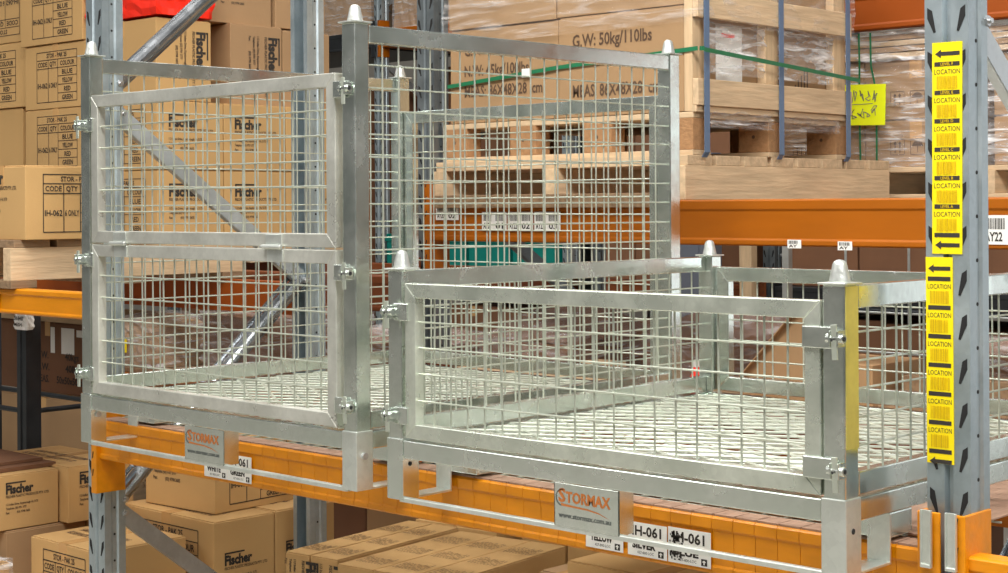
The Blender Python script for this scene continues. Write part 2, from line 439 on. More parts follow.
def beam(x0, x1, y, ztop, h, label, mt='orange', d=.045, seams=False, conn=(True, True), ch=None, group=None, yface=-1, strips=False):
    """box beam running along x, front face at y, with its two hook-on end connectors"""
    t = thing('rack_beam', (x0, y, ztop-h), label, 'rack beam', group)
    L = x1-x0
    s = 1 if yface < 0 else -1
    prof = [(0.004,0),(0,.004),(0,h*.12),(.004,h*.16),(.004,h*.74),(0,h*.79),(0,h-.004),(.006,h),(d,h),(d,0)]
    prof = [(s*p, q) for p, q in prof]
    b = MB()
    if seams:
        b.prism([(s*.007,.003),(s*.007,h-.003),(s*(d-.002),h-.003),(s*(d-.002),.003)], 'x', 0, L)
        x = 0
        while x < L:
            b.prism(prof, 'x', x+.0006, min(L, x+.050)-.0006); x += .050
    else: b.prism(prof, 'x', 0, L)
    b.build('box_section', M[mt], t, 0 if seams else .0015)
    ch = ch or h+.09
    for k, on in enumerate(conn):
        if not on: continue
        c = MB()
        # hook plate lies on the upright's front face, returns round its side
        zt = h+.07
        if k == 0:
            c.box(-.022, -s*.012, h-ch, 0, -s*.007, zt); c.box(-.002, -s*.012, h-ch, .004, s*.086, zt)
        else:
            c.box(L, -s*.012, h-ch, L+.040, -s*.007, zt); c.box(L-.004, -s*.012, h-ch, L+.002, s*.086, zt)
        cc = c.build('end_connector', M[mt], t, .002)
        hl = MB(); x = -.012 if k == 0 else L+.020
        z = h-ch+.05
        while z < zt-.02:
            hl.prism([(x-.003, z), (x+.000, z+.001), (x+.004, z+.020), (x+.001, z+.020)], 'y', -s*.0135, -s*.012); z += .05
        hl.build('hook_slots', M['hole'], cc)
    return t

# ================================================================== CAGES
W, D, P = 1.15, 1.184, .046
def wires(x0, z0, x1, z1, nx, nz, y, r=.0021, plane='xz'):
    b = MB()
    g = (lambda a, c, k: (a, y+k, c)) if plane == 'xz' else (lambda a, c, k: (y+k, a, c))
    rr = random.Random(int(x1*1000)+int(z1*1000))
    for i in range(1, nx):
        x = x0+(x1-x0)*i/nx; j = rr.uniform(-.0012, .0012); b.tube(g(x+j, z0, r*.9), g(x-j, z1, r*.9), r, 6)
    for i in range(1, nz):
        z = z0+(z1-z0)*i/nz; j = rr.uniform(-.0012, .0012); b.tube(g(x0, z+j, -r*.9), g(x1, z-j, -r*.9), r, 6)
    return b
def latch(parent, x, z, side, ext=0):
    """gate lug, post lug and hanging wedge pin; side -1 sits on the left post, +1 on the right post"""
    b = MB()
    xg = x-side*.030
    b.box(xg-side*(.008+ext*1.8), -.007, z-.019, x+side*.004, -.001, z+.019)
    b.box(xg-.010, -.001, z-.018, xg-.006, .004, z+.018)
    g = b.build('gate_lug', M['galv'], parent, .003)
    c = MB()
    c.box(x+side*.004, -.024, z-.014, x+side*.007, .000, z+.014)
    c.box(x+side*.020, -.024, z-.014, x+side*.023, .000, z+.014)
    c.tube((x-side*.004, -.014, z), (x+side*.030, -.014, z), .0085, 12)
    c.build('latch_lug', M['galv'], parent, .001)
    w = MB(); a = .12*side
    w.bar((x+side*.012, -.019, z+.024), (x+side*.012+.004, -.021, z-.036), .011, .004, (1,0,0))
    w.build('wedge_pin', M['wire'], parent, .001)
    hh = MB().tube((x+side*.030, -.015, z), (x+side*.0312, -.015, z), .004, 10).tube((x+side*.012, -.0255, z-.002), (x+side*.012, -.026, z-.002), .0025, 10)
    hh.build('pin_hole', M['hole'], parent)

def make_cage(name, loc, ht, gates, rz, label, side_top, back_top, hinges, latches, tape=False):  # tape: low cage variant, with the painted yellow reflection
    t = thing(name, loc, label, 'stillage cage', None, rz)
    hs = .134
    for ix, x in enumerate((0, W-P)):
        for iy, y in enumerate((0, D-P)):
            p = MB().box(x+.001, y+.001, .02, x+P-.001, y+P-.001, ht).build('corner_post', M['galv'], t, .003)
            MB().box(x-.005, y-.005, ht, x+P+.005, y+P+.005, ht+.0035).build('cap_plate', M['galv_dull'], p, .001)
            MB().lathe((x+P/2, y+P/2, ht+.0035), [(.0190,0),(.0183,.004),(.0152,.018),(.0128,.030),(.0105,.035),(.006,.0382),(.001,.039)], 24).build('stacking_cone', M['cone'], p, 0, True)
            # foot sleeve: angle welded round the outside of the post
            s = MB(); s.box(x-.002, y-.002, 0, x+P+.002, y+P+.002, hs)
            fo = s.build('foot_sleeve', M['galv_dull'] if ix else M['galv'], t, .002)
            hb = MB()
            hx = x+P+.002
            hb.tube((hx-.0005, y+P*.45, .078), (hx+(.0008 if (ix == 1 and tape) or tape else .006), y+P*.45, .078), .0052 if tape else .008, 12)
            hb.build('bolt_hole' if tape else 'bolt_head', M['hole'] if tape else M['bolt'], fo)
            # U-shaped foot bracket running along the depth
            ya, yb = (y+P, y+P+.105) if iy == 0 else (y-.105, y)
            u = MB(); u.box(x, ya, 0, x+P, yb, .005)
            if iy == 0: u.box(x, yb-.005, .005, x+P, yb, .090)
            else: u.box(x, ya, .005, x+P, ya+.005, .090)
            u.build('foot_bracket', M['galv_dull'], t, .001)
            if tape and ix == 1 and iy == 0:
                MB().box(x+P-.0012, y+.004, hs+.085, x+P+.0004, y+P-.002, ht-.003).build('yellow_reflection', M['yreflect'], p)  # reflection on the post's side face, painted as a yellow strip
    # base frame
    b = MB()
    b.box(P+.002, .001, .091, W-P-.002, .03, .131); b.box(P+.002, D-.031, .091, W-P-.002, D-.001, .131)
    b.box(.001, P+.002, .091, .031, D-P-.002, .131); b.box(W-.031, P+.002, .091, W-.001, D-P-.002, .131)
    for k in (1, 2, 3): b.box(.031, D*k/4-.015, .095, W-.031, D*k/4+.015, .122)
    b.build('base_frame', M['galv'], t, .0025)
    # flat runner joining the feet
    for y in (.001, D-.013): MB().box(P-.012, y, -.0045, W-P+.012, y+.014, .0065).build('foot_runner', M['galv_dull'], t, .002)
    # two fork channels across the base
    for x in (.005, W-.125):
        MB().box(x, .150, .044, x+.12, .235, .090).build('fork_channel', M['galv'], t, .003)
    # expanded-metal floor
    fm = MB(); n = 19; x0, x1 = .032, W-.032; dx = (x1-x0)/n; rows = 31; dy = (D-.064)/rows
    for j in range(rows):
        y0 = .032+dy*(j+.5)
        for i in range(n):
            s0 = 1 if i % 2 == 0 else -1
            ya = y0+dy*.5*(s0 if j % 2 == 0 else -s0)*.9; yb = y0-dy*.5*(s0 if j % 2 == 0 else -s0)*.9
            xa = x0+dx*i; xb = xa+dx; wv = .0027
            fm.hexa([(xa,ya-wv,.128),(xb,yb-wv,.128),(xb,yb+wv,.130),(xa,ya+wv,.130),(xa,ya-wv,.131),(xb,yb-wv,.131),(xb,yb+wv,.133),(xa,ya+wv,.133)])
    fm.build('floor_mesh', M['wire'], t)
    # sides
    for x, sgn in ((.002, 1), (W-.002, -1)):
        xa, xb = (x, x+.025) if sgn > 0 else (x-.025, x)
        sp = MB().box(xa, P+.001, side_top-.04, xb, D-P-.001, side_top).build('side_top_rail', M['galv'], t, .0025)
        MB().box(xa, P+.001, .136, xb, D-P-.001, .177).build('side_bottom_rail', M['galv'], t, .0025)
        nz = round((side_top-.04-.177)/.0505)
        wires(P, .170, D-P, side_top-.034, 22, nz, (xa+xb)/2, plane='yz').build('side_mesh', M['wire'], sp)
    # back panel
    f = MB().frame(P+.004, .140, W-P-.004, back_top, .038, D-.030, D-.004)
    bp = f.build('back_panel', M['galv'], t, .002)
    wires(P+.03, .17, W-P-.03, back_top-.034, 21, round((back_top-.21)/.05), D-.017).build('back_mesh', M['wire'], bp)
    # gates
    for (z0, z1) in gates:
        gr_ = W-.048 if tape else W-.066
        g = MB().frame(.058, z0, gr_, z1, .032, -.002, .024).build('gate', M['gate' if tape else 'gatep'], t, .002)
        wires(.084, z0+.026, gr_-.026, z1-.026, 20, round((z1-z0-.076)/.052), .012).build('gate_mesh', M['wire'], g)
        for (side, z) in latches:
            if z0 <= z <= z1: latch(g, (.030 if side < 0 else (W-.022 if tape else W-.030)), z, side, .012 if side > 0 and tape else 0)
    for hx in hinges:
        z = (gates[0][1]+gates[1][0])/2
        h = MB(); h.box(hx-.03, -.006, z+.004, hx+.03, -.002, z+.032); h.box(hx-.026, -.006, z-.034, hx+.034, -.002, z-.004)
        h.tube((hx-.038, -.010, z+.002), (hx+.034, -.010, z+.002), .006, 10)
        h.build('gate_hinge', M['galv_dull'], t, .0015)
    # centre foot with the maker's plate
    n = MB(); n.box(.486, .000, .004, .652, .003, .0905); n.box(.649, .000, .004, .652, .045, .0905); n.box(.486, .000, .004, .489, .045, .0905)
    n.box(.489,.003,.004,.649,.045,.007)
    pl = n.build('centre_foot', M['galv'], t, .0008)
    q = Print(); q.text('S', .012, .050, .026, .018, bold=.03).text('TORMAX', .031, .050, .021, .114, bold=.03)
    q.poly([(.018,.047),(.050,.0445),(.085,.0430),(.115,.0385),(.143,.0285),(.118,.036),(.086,.040),(.050,.041),(.020,.042)])
    q.build('cut_out_lettering', M['logo'], pl, 'f', (.486, -.0007, .004))
    q = Print(); q.text('www.stormax.com.au', .012, .019, .010, .134)
    for k in range(14):
        a0 = PI*.42+PI*1.02*k/14; a1 = PI*.42+PI*1.02*(k+1)/14; cx, cy, r0, r1 = .022, .058, .0150, .0172
        q.poly([(cx+r0*math.cos(a0), cy+r0*math.sin(a0)), (cx+r1*math.cos(a0), cy+r1*math.sin(a0)), (cx+r1*math.cos(a1), cy+r1*math.sin(a1)), (cx+r0*math.cos(a1), cy+r0*math.sin(a1))])
    q.build('engraved_lettering', M['engr'], pl, 'f', (.486, -.0007, .004))
    return t
cage_tall = make_cage('stillage_cage', (-3.869, 2.4095, -.6391), 1.054, [(.138,.541), (.546,.944)], -.013,
    'tall galvanised mesh stillage cage with two hinged front gates, at left', 1.050, .944, (.20, .86),
    [(-1,.19),(-1,.50),(-1,.865),(1,.19),(1,.49),(1,.905)])
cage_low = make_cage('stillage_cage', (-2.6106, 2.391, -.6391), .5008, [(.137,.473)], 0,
    'low half-height galvanised mesh stillage cage with yellow reflection painted on its right post', .499, .472, (),
    [(-1,.185),(-1,.41),(1,.185),(1,.41)], tape=True)  # tape: low cage variant, with the painted yellow reflection
exec_rack = True

# ================================================================== FRONT RACK (faces the camera aisle)
YF = 2.57; YR = 3.33
XL, XR = -4.092, -1.405
FZ = -H
rack_frame(XL, YF, YR, FZ, 1.45, 'grey slotted rack upright frame behind the left post of the tall cage', braces=[
    (2.63,.392-.03, 3.33,.96,'tube'), (2.64,.275, 3.33,-.235,'strip'), (3.32,-.235, 2.64,-.845,'tube'), (2.64,-.885, 3.33,-1.42,'strip')])
fr = rack_frame(XR, YF, YR, FZ, 1.45, 'grey slotted rack upright frame with yellow location labels, at right', braces=[
    (2.64,-.885, 3.33,-1.40,'strip'), (3.33,-.235, 2.64,-.80,'tube'), (2.64,.32, 3.33,-.20,'strip'), (2.64,.37, 3.33,.95,'tube')])
b_main = beam(XL+UW, XR, 2.552, -.606, .112, 'long orange rack beam with seams carrying both stillage cages', seams=True, ch=.21)
beam(XR+UW, XR+UW+2.6, 2.552, -.606, .112, 'orange rack beam starting right of the labelled upright', ch=.205, conn=(True, False))
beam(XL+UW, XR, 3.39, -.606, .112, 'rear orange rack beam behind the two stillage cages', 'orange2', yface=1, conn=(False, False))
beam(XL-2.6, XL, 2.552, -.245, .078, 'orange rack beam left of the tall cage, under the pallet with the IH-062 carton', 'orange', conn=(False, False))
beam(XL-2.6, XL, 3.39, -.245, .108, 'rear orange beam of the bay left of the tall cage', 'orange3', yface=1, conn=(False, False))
# galvanised safety clips on the connectors of the labelled upright
for k, x in enumerate((-1.398, -1.351)):
    o = MB().box(0,-.004,0,.021,0,.10).box(.001,-.008,.0,.020,-.004,.006).box(0,-.007,0,.003,-.004,.1).box(.018,-.007,0,.021,-.004,.1)
    oo = o.build('safety_clip', M['galv_dull'], None, .001, loc=(x, 2.536, -.632+H))
    tag(oo, ('left' if k == 0 else 'right')+' galvanised safety clip on the orange connector of the right upright', 'clip', 'safety clips on the right upright')
# wire deck with brown board edge
dk = thing('wire_deck', (XL+UW, 2.552, -.606), 'wire mesh rack deck under both stillage cages', 'rack deck')
b = MB(); L = XR-XL-UW; x = .025
while x < L: b.tube((x, .062, .0025), (x, .828, .0025), .0022, 5); x += .05
for y in (.08, .2, .32, .44, .56, .68, .80): b.tube((.01, y, -.0015), (L-.01, y, -.0015), .0022, 5)
b.build('deck_wires', M['wire'], dk)
b = MB(); x = .0
while x < L-.01: b.box(x+.0015, .006, .0005, min(L, x+.05)-.0015, .060, .004); x += .05
b.build('front_strips', M['deckcard'], dk)
def sheet(x0, y0, x1, y1, z, m, label, name='card_sheet', cat='sheet'):
    o = MB().box(0,0,0,x1-x0,y1-y0,.004).build(name, M[m], None, .001, loc=(x0,y0,z+H)); return tag(o, label, cat)
sheet(-1.93, 2.625, -1.42, 3.28, -.601, 'deckcard', 'brown board lying on the wire deck under the right part of the low cage')
sheet(-2.47, 2.66, -1.94, 3.22, -.601, 'white', 'white board lying on the wire deck under the low cage', 'white_sheet')

# ---- location labels on the right upright
def loc_label(z0, z1, xl, xr, rz, named, label):
    h = z1-z0; w = xr-xl
    t = thing('location_label', (xl, YF-.0012, z0), label, 'label')
    t.rotation_euler = (0, rz, 0)
    MB().box(0,-.0004,0,w,.0004,h).build('yellow_strip', M['yellow'], t)
    p = Print(); y = Print(); n = 6; pitch = .0497 if named else .0503
    def arrow(z):
        p.poly([(w*.10,z),(w*.30,z+.0075),(w*.30,z+.0035),(w*.92,z+.0035),(w*.92,z-.0035),(w*.30,z-.0035),(w*.30,z-.0075)])
    top = h-.020; arrow(top)
    zz = top-.018
    for k in range(n):
        p.rect(w*.08, zz-.0038, w*.92, zz+.0038)
        if named: y.text('LEVEL '+'FEDCBA'[k], w*.5, zz-.0026, .0052, w*.42, 'c')
        p.text('LOCATION', w*.5, zz-.0175, .0085, w*.86, 'c', bold=0)
        rr = random.Random(k); x = w*.16
        while x < w*.82:
            bw = rr.choice((.0008,.0012,.002,.003)); y.rect(x, zz-.043, x+bw, zz-.021); x += bw+rr.choice((.0008,.0014))
        zz -= pitch
    p.rect(w*.08, zz-.0038, w*.92, zz+.0038); arrow(zz-.0175)
    p.build('black_print', M['ink'], t, 'f', (0,-.0008,0)); y.build('yellow_print', M['ydark'], t, 'f', (0,-.0012,0))
    return t
loc_label(-.088, .281, -1.392, -1.335, .006, True, 'upper yellow location label strip with LEVEL lines on the right upright')
loc_label(-.455, -.094, -1.404, -1.3525, -.002, False, 'lower yellow location label strip without LEVEL text on the right upright')

# ---- white stock labels on the front beam
def stock_label(x, z, code, colour, label, torn=False, w=.1, h=.068, y=2.5505):
    t = thing('stock_label', (x, y, z), label, 'label', 'white stock labels on the front beam')
    MB().box(0,-.0008,0,w,.0,h).build('paper', M['white'], t, .0003)
    p = Print(); p.text(code, w*.12, h*.62, h*.28, w*.74, bold=.03).text(colour, w*.12, h*.24, h*.20, w*.60, bold=.05)
    p.rect(w*.78, h*.05, w*.92, h*.24); p.text('427-800-LOC', w*.25, h*.08, h*.08, w*.42, bold=0)
    p.build('printed_text', M['ink'], t, 'f', (0,-.0012,0))
    a = Print(); a.poly([(w*.85,h*.21),(w*.80,h*.15),(w*.835,h*.15),(w*.835,h*.08),(w*.865,h*.08),(w*.865,h*.15),(w*.90,h*.15)]); a.build('arrow', M['white'], t, 'f', (0,-.0016,0))
    if torn:
        rr = random.Random(5); q = Print()
        for k in range(60):
            xx = rr.uniform(.0, .030)+.004; zz = rr.uniform(.004, h-.012); q.rect(xx, zz, xx+rr.uniform(.002,.006), zz+rr.uniform(.002,.007))
        q.build('torn_barcode', M['ink'], t, 'f', (0,-.002,0))
    return t
stock_label(-2.178, -.709, 'IH-061', 'YELLOW', 'white stock label reading IH-061 half behind the low cage maker plate')
stock_label(-2.066, -.709, 'IH-061', 'SILVER', 'white IH-061 stock label just right of the low cage maker plate')
stock_label(-1.963, -.709, 'IH-061', 'BLUE', 'white IH-061 BLUE stock label with torn black barcode patch, rightmost on the front beam', True, .104, .070)
stock_label(-3.502, -.709, 'IH-061', 'WHITE', 'white stock label on the front beam under the tall cage maker plate')
stock_label(-3.401, -.709, 'IH-061', 'GREEN', 'white IH-061 GREEN stock label right of the tall cage maker plate')
stock_label(-4.66, -.318, 'IH-062', 'CLEAR', 'white IH-062 stock label on the left bay beam at the picture edge', y=2.5505, w=.1, h=.062)

# ================================================================== LEFT BAY, FRONT RACK
pallet(-5.45, 2.535, -.245, -4.462, 3.42, -.096, 'weathered timber pallet on the left orange beam under a large table-printed carton', m1='woodold', nb=6, tb=.024)
carton(-4.735, 2.57, -.096, -4.435, 2.91, .133, 'table-printed carton marked IH-062 at front of the pallet on the left beam', f='fischer', r='table', cat='carton')
carton(-5.05, 2.60, -.096, -4.74, 2.94, .13, 'carton left of the large IH-062 carton at the picture edge', f='fischer', r='table')
# floor-level pallets of the left bay with logo-printed cartons
G1 = 'cartons on the floor pallets of the left bay'
pallet(-5.55, 2.40, FZ, -4.14, 3.75, FZ+.13, 'timber pallet on the floor of the left bay')
z0 = FZ+.13
carton(-5.25, 2.665, -1.052, -4.80, 2.898, -.872, 'dusty logo-printed carton at the lower left picture edge, strap-creased top', G1, r='fischer', top='smudge')
carton(-5.22, 2.905, -1.052, -4.75, 3.16, -.864, 'logo-printed carton just left of the left upright, its print cut by the upright', G1, r='fischer', top='text')
carton(-5.24, 2.70, z0, -4.79, 2.995, -1.055, 'plain lower carton under the dusty logo-printed cartons', G1, m='cardbr')
carton(-5.24, 3.0, z0, -4.76, 3.30, -1.055, 'plain lower carton behind, under the second dusty logo-printed carton', G1)
carton(-4.67, 2.72, z0, -4.29, 3.05, -1.052, 'table-printed carton standing beside the foot of the left upright', G1, f='table', top='text')
carton(-5.12, 2.42, z0, -4.70, 2.66, -1.13, 'film-wrapped carton in the lower left corner of the picture', G1)
g = crumple(MB(), -5.125, 2.415, z0+.008, -4.695, 2.665, -1.122, .004, 8, 3).build('stretch_film', M['wrap'], None, loc=(0,0,H)); tag(g, 'clear film round the carton in the lower left corner', 'stretch film')
f = thing('flattened_carton', (-5.40, 2.70, -.871), 'flattened cartons lying on the dusty logo-printed carton in the lower left', 'flattened carton')
MB().box(0,0,0,.55,.22,.014).box(.02,.0,.0145,.50,.20,.026).build('panel', M['carddk'], f, .001)
# stack behind the left frame
carton(-4.73, 3.097, z0, -4.205, 3.340, -1.006, 'table-printed carton with logo side seen behind the left frame brace', G1, f='table', r='fischer', top='text')
carton(-4.73, 3.346, z0, -4.205, 3.60, -1.003, 'logo-printed carton partly hidden by the rear upright of the left frame', G1, r='fischer', top='text')
carton(-4.66, 3.15, -1.003, -4.30, 3.50, -.765, 'logo-printed carton on top of the table-printed carton behind the frame brace', G1, f='fischer', r='table', rz=.06)
# ---------------- main bay floor level
pallet(-3.72, 2.72, FZ, -2.05, 3.95, FZ+.13, 'timber pallet on the floor under the main bay')
G3 = 'narrow cartons standing on edge under the main bay'
rz = .12; cx, cy = -3.495, 2.816
def slab(a, w, dd, dep, zt, label, f='frot', top='smudge', m='card'):
    x = cx+a*math.cos(rz)-dd*math.sin(rz); y = cy+a*math.sin(rz)+dd*math.cos(rz)
    carton(x, y, z0, x+w, y+dep, zt, label, G3, f=f, top=top, rz=rz, m=m)
slab(0, .088, 0, .53, -.950, 'narrow logo-printed carton on edge, leftmost under the front beam')
slab(.094, .098, 0, .53, -.950, 'narrow logo-printed carton on edge, second under the front beam')
slab(.225, .125, -.035, .53, -.950, 'third narrow carton on edge under the front beam, set forward', f=None)
slab(.352, .125, -.035, .53, -.950, 'fourth narrow carton on edge under the front beam', f=None)
slab(.479, .118, -.035, .53, -.950, 'fifth narrow carton on edge, right end of the front row', f=None)
slab(0, .15, .56, .53, -.952, 'narrow carton on edge in the second row, left end', f=None)
slab(.16, .15, .56, .53, -.952, 'narrow carton on edge in the second row beside a dark gap', f=None)
slab(.40, .15, .56, .53, -.952, 'narrow carton on edge in the second row, right of the dark gap', f=None)
slab(.56, .15, .56, .53, -.952, 'narrow carton on edge in the second row, right end', f=None)
carton(-2.76, 3.05, z0, -2.60, 3.30, -.93, 'small plain carton between the narrow cartons and the big one, under the front beam', None, m='cardbr')
carton(-2.58, 2.95, z0, -2.07, 3.32, -.862, 'large pale carton under the low cage maker plate, top under the beam', None, f='fischer', m='card')

# ================================================================== REAR RACK (back to back with the front rack)
RY = 3.87; RR = 4.72
XM = -4.064
rack_frame(XM, RY, RR, FZ, 2.2, 'rack upright frame behind the tall cage, shade painted into its steel colour', 'uprightshade', braces=[
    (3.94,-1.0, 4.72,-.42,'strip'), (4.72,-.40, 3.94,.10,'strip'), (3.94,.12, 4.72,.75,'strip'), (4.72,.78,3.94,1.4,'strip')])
rack_frame(XM+2.72, RY, RR, FZ, 2.2, 'rack upright frame of the rear rack beyond the picture right edge', 'upright', detail=False)
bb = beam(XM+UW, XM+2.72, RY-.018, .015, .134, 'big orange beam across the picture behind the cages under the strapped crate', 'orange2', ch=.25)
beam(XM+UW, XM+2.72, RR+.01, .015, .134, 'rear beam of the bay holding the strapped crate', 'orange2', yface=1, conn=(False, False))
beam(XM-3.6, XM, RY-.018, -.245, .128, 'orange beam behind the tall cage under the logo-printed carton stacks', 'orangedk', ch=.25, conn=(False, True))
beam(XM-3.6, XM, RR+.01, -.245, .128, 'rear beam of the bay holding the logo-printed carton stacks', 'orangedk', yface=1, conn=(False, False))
def plate_label(x, z, w, h, rows, label, y=RY-.0195):
    t = thing('beam_label', (x, y, z), label, 'label')
    MB().box(0,-.0008,0,w,0,h).build('paper', M['white'], t)
    p = Print(); rr = random.Random(int(x*100)); n = len(rows)
    for k, (s_, u) in enumerate(rows):
        xx = w*u
        p.text(s_, xx, h*.12, h*.30, w/n*.62, bold=.03)
        q = xx
        while q < xx+w/n*.66: bw = rr.choice((.001,.0018,.003)); p.rect(q, h*.52, q+bw, h*.90); q += bw+.0014
    p.build('printed_text', M['ink'], t, 'f', (0,-.0012,0)); return t
plate_label(-3.955, -.047, .11, .055, [('AY20',.06),('02',.56)], 'small white label at the left end of the big orange beam')
for k in range(3):
    plate_label(-3.735+k*.118, -.082, .112, .062, [('AY2%d' % (k+1),.06),('0%d' % (k+1),.56)], ('left','middle','right')[k]+' one of three white barcode labels in a row on the big orange beam')
plate_label(-1.955, -.106, .16, .075, [('AY22',.10),('02',.60)], 'white AY22 barcode label on the big orange beam right of the labelled upright')
plate_label(-2.535, -.124, .045, .024, [('AY',.1)], 'left tiny grey tag at the lower lip of the big orange beam')
plate_label(-2.372, -.127, .045, .024, [('AY',.1)], 'right tiny grey tag at the lower lip of the big orange beam')

# ---------------- logo-printed carton stacks, rear rack left bay
G4 = 'logo-printed cartons stacked on the pallets behind the tall cage'
zb = -.135
pallet(-6.82, 3.90, -.245, -5.70, 5.0, zb, 'timber pallet under the logo-printed carton stacks behind the tall cage', nb=6)
pallet(-7.98, 3.90, -.245, -6.86, 5.0, zb, 'timber pallet at the far left under the upside-down printed cartons', nb=6)
xa0, xa1 = -6.245, -5.717
dep = [(3.93, 4.272), (4.277, 4.617), (4.622, 4.955)]
nm = ('nearest', 'middle', 'rear')
for k, (a, c) in enumerate(dep):
    carton(xa0, a, zb, xa1, c, .160, 'logo-printed carton at the bottom of the stack behind the tall cage, '+nm[k]+' of three', G4, f='table', r='fischer')
    carton(xa0, a, .162, xa1, c, .455, 'logo-printed carton in the second layer behind the tall cage, '+nm[k]+' of three', G4, f='table', r='fischer')
carton(-6.235, 3.93, .457, -5.722, 4.213, .806, 'tall carton with sideways logo print under the red sheet', G4, r='frot', m='card')
carton(-6.20, 4.375, .457, -5.798, 4.665, .822, 'carton with sideways print behind the long grey brace', G4, r='frot', m='cardbr')
carton(-6.20, 4.672, .457, -5.798, 4.95, .812, 'carton partly behind the rear upright, upper layer', G4, m='cardbr')
carton(-6.30, 4.29, .824, -5.83, 4.63, 1.12, 'topmost carton cut by the picture top above the sideways logo-printed carton', G4, r='fischer', m='cardbr')
carton(-6.30, 4.655, .824, -5.83, 4.95, 1.12, 'topmost carton cut by the picture top beside the rear upright', G4, m='cardbr')
carton(-6.775, 3.93, zb, -6.25, 4.272, .160, 'table-printed carton low in the left stack, half hidden by the big IH-062 carton', G4, f='table')
carton(-6.775, 3.93, .162, -6.25, 4.272, .455, 'table-printed carton third from the top of the left stack', G4, f='table')
carton(-6.775, 3.93, .457, -6.25, 4.272, .750, 'table-printed carton second from the top of the left stack', G4, f='table')
carton(-6.795, 3.92, .752, -6.27, 4.26, 1.05, 'table-printed carton cut by the picture top, left stack', G4, f='table')
carton(-7.42, 3.98, zb, -6.885, 4.32, .185, 'plain carton at the left picture edge, lowest of its stack', G4)
carton(-7.42, 3.98, .187, -6.885, 4.32, .480, 'plain carton at the left picture edge below the IH-062 table carton', G4)
carton(-7.40, 3.97, .482, -6.84, 4.31, .79, 'carton at the left picture edge with the IH-062 table cut by the frame', G4, f='table')
carton(-7.40, 3.97, .792, -6.835, 4.31, 1.09, 'carton at the top left picture corner printed upside down', G4, f='tableup')
rd = thing('red_sheet', (-6.24, 3.925, .818), 'bright red plastic-wrapped pack on the stack at the top left', 'pack')
crumple(MB(), 0, 0, 0, .53, .30, .30, .009, 9, 7).build('bag', M['red'], rd)
MB().box(.05,-.012,.05,.20,-.009,.058).build('fold', M['red'], rd)

# ---------------- strapped crate, rear rack right bay
pallet(-3.975, 3.86, .015, -2.90, 5.05, .150, 'long timber pallet on the big orange beam under the strapped crate', nb=8, tb=.031, nobot=True)
plp = [o for o in COL.objects if o.get('label', '').startswith('long timber pallet')][0]
MB().box(.03,-.028,-.022,1.06,-.008,.022).build('front_board', M['woodold'], plp, .002)
pallet(-3.93, 3.95, FZ, -2.2, 4.65, FZ+.13, 'timber pallet on the floor of the rear rack behind the narrow cartons', nb=5)
for k in range(4):
    carton(-3.92+k*.43, 4.03, FZ+.13, -3.50+k*.43, 4.50, -.80-.05*(k % 2), '%s brown carton from left on rear rack floor pallet, below low cage' % ('first','second','third','fourth')[k], 'floor cartons of the rear rack', m='carddk' if k % 2 else 'cardbr')
pallet(-5.0, 3.95, FZ, -4.10, 4.65, FZ+.13, 'timber pallet on the floor behind the left frame rear upright', nb=5)
for k in range(2):
    carton(-4.95+k*.43, 4.03, FZ+.13, -4.53+k*.43, 4.50, -.93-.05*k, '%s plain carton behind the rear upright of the left frame' % ('left','right')[k], 'floor cartons of the rear rack', m='cardbr' if k else 'carddk')
ct = thing('blocked_pallet', (-3.97, 3.90, .150), 'block pallet under the strapped crate, film hanging over its openings', 'pallet')
b = MB(); 
for y in (0, .40, .80): b.box(0, y, 0, 1.07, y+.09, .016)
b.build('bottom_boards', M['woodx'], ct, .002)
for i in range(4):
    for j, y in enumerate((0, .40, .80)):
        bk_ = MB().box(i*.318, y, .016, i*.318+.116, y+.07, .112).build('block', M['block'], ct, .002)
        MB().tube((i*.318+.058, y+.001, .066), (i*.318+.058, y-.0006, .066), .006, 9).build('knot', M['inkbr'], bk_)
MB().box(0,0,.112,1.07,.87,.130).build('deck_boards', M['woodx'], ct, .002)
cr = thing('timber_crate', (-3.97, 3.90, .281), 'pine-framed crate of G.W. 50kg cartons with blue straps, behind the cages', 'crate')
X2 = 1.07
for k, y in enumerate((.0, .385, .79)): MB().box(X2-.032, y, 0, X2-.001, y+.072, 1.0).build('post', M['woodz'], cr, .002)
MB().box(X2, .0, .018, X2+.02, .87, .098).build('lower_board', M['woody'], cr, .002)
MB().box(X2, .0, .283, X2+.02, .87, .362).build('upper_board', M['woody'], cr, .002)
MB().box(X2-.005, .0, -.002, X2+.012, .87, .018).build('bottom_rail', M['woody'], cr, .002)
def bigbox(x0, y0, z0, x1, y1, z1, label, left, m='cardbr'):
    t = carton(x0, y0, z0, x1, y1, z1, label, 'G.W. 50kg cartons in the crate', m=m, axis='x')
    w = x1-x0; h = z1-z0
    if left is not None:
        p = Print()
        if left: p.text('G.W: 50kg/110lbs', w*.14, h*.72, .036, w*.62).text('N.W: 45kg/100lbs', w*.14, h*.50, .036, w*.60).text('MEAS: 86X48X28  cm', w*.14, h*.28, .036, w*.72)
        else: p.text('G.W: 50kg/110lbs', w*.12, h*.70, .038, w*.64).text('MEAS: 86X48X28  cm', w*.12, h*.20, .038, w*.70)
        p.build('printed_text', M['inkbr'], t, 'f', (0,-.0015,0))
        q = Print()
        for k in range(5): q.rect(.60+k*.018, h*.25, .607+k*.018, h*.25+.03+.016*k)
        q.rect(.46,h*.62,.56,h*.64).rect(.50,h*.30,.503,h*.62).rect(.46,h*.30,.56,h*.31)
        q.build('side_print', M['inkbr'], t, 'r', (w+.0015,0,0))
        if not left: Print().rect(.16,h*.25,.30,h*.85).build('paper_label', M['white'], t, 'r', (w+.002,0,0)); Print().rect(.19,h*.74,.26,h*.78).build('red_print', M['red'], t, 'r', (w+.0025,0,0))
    return t
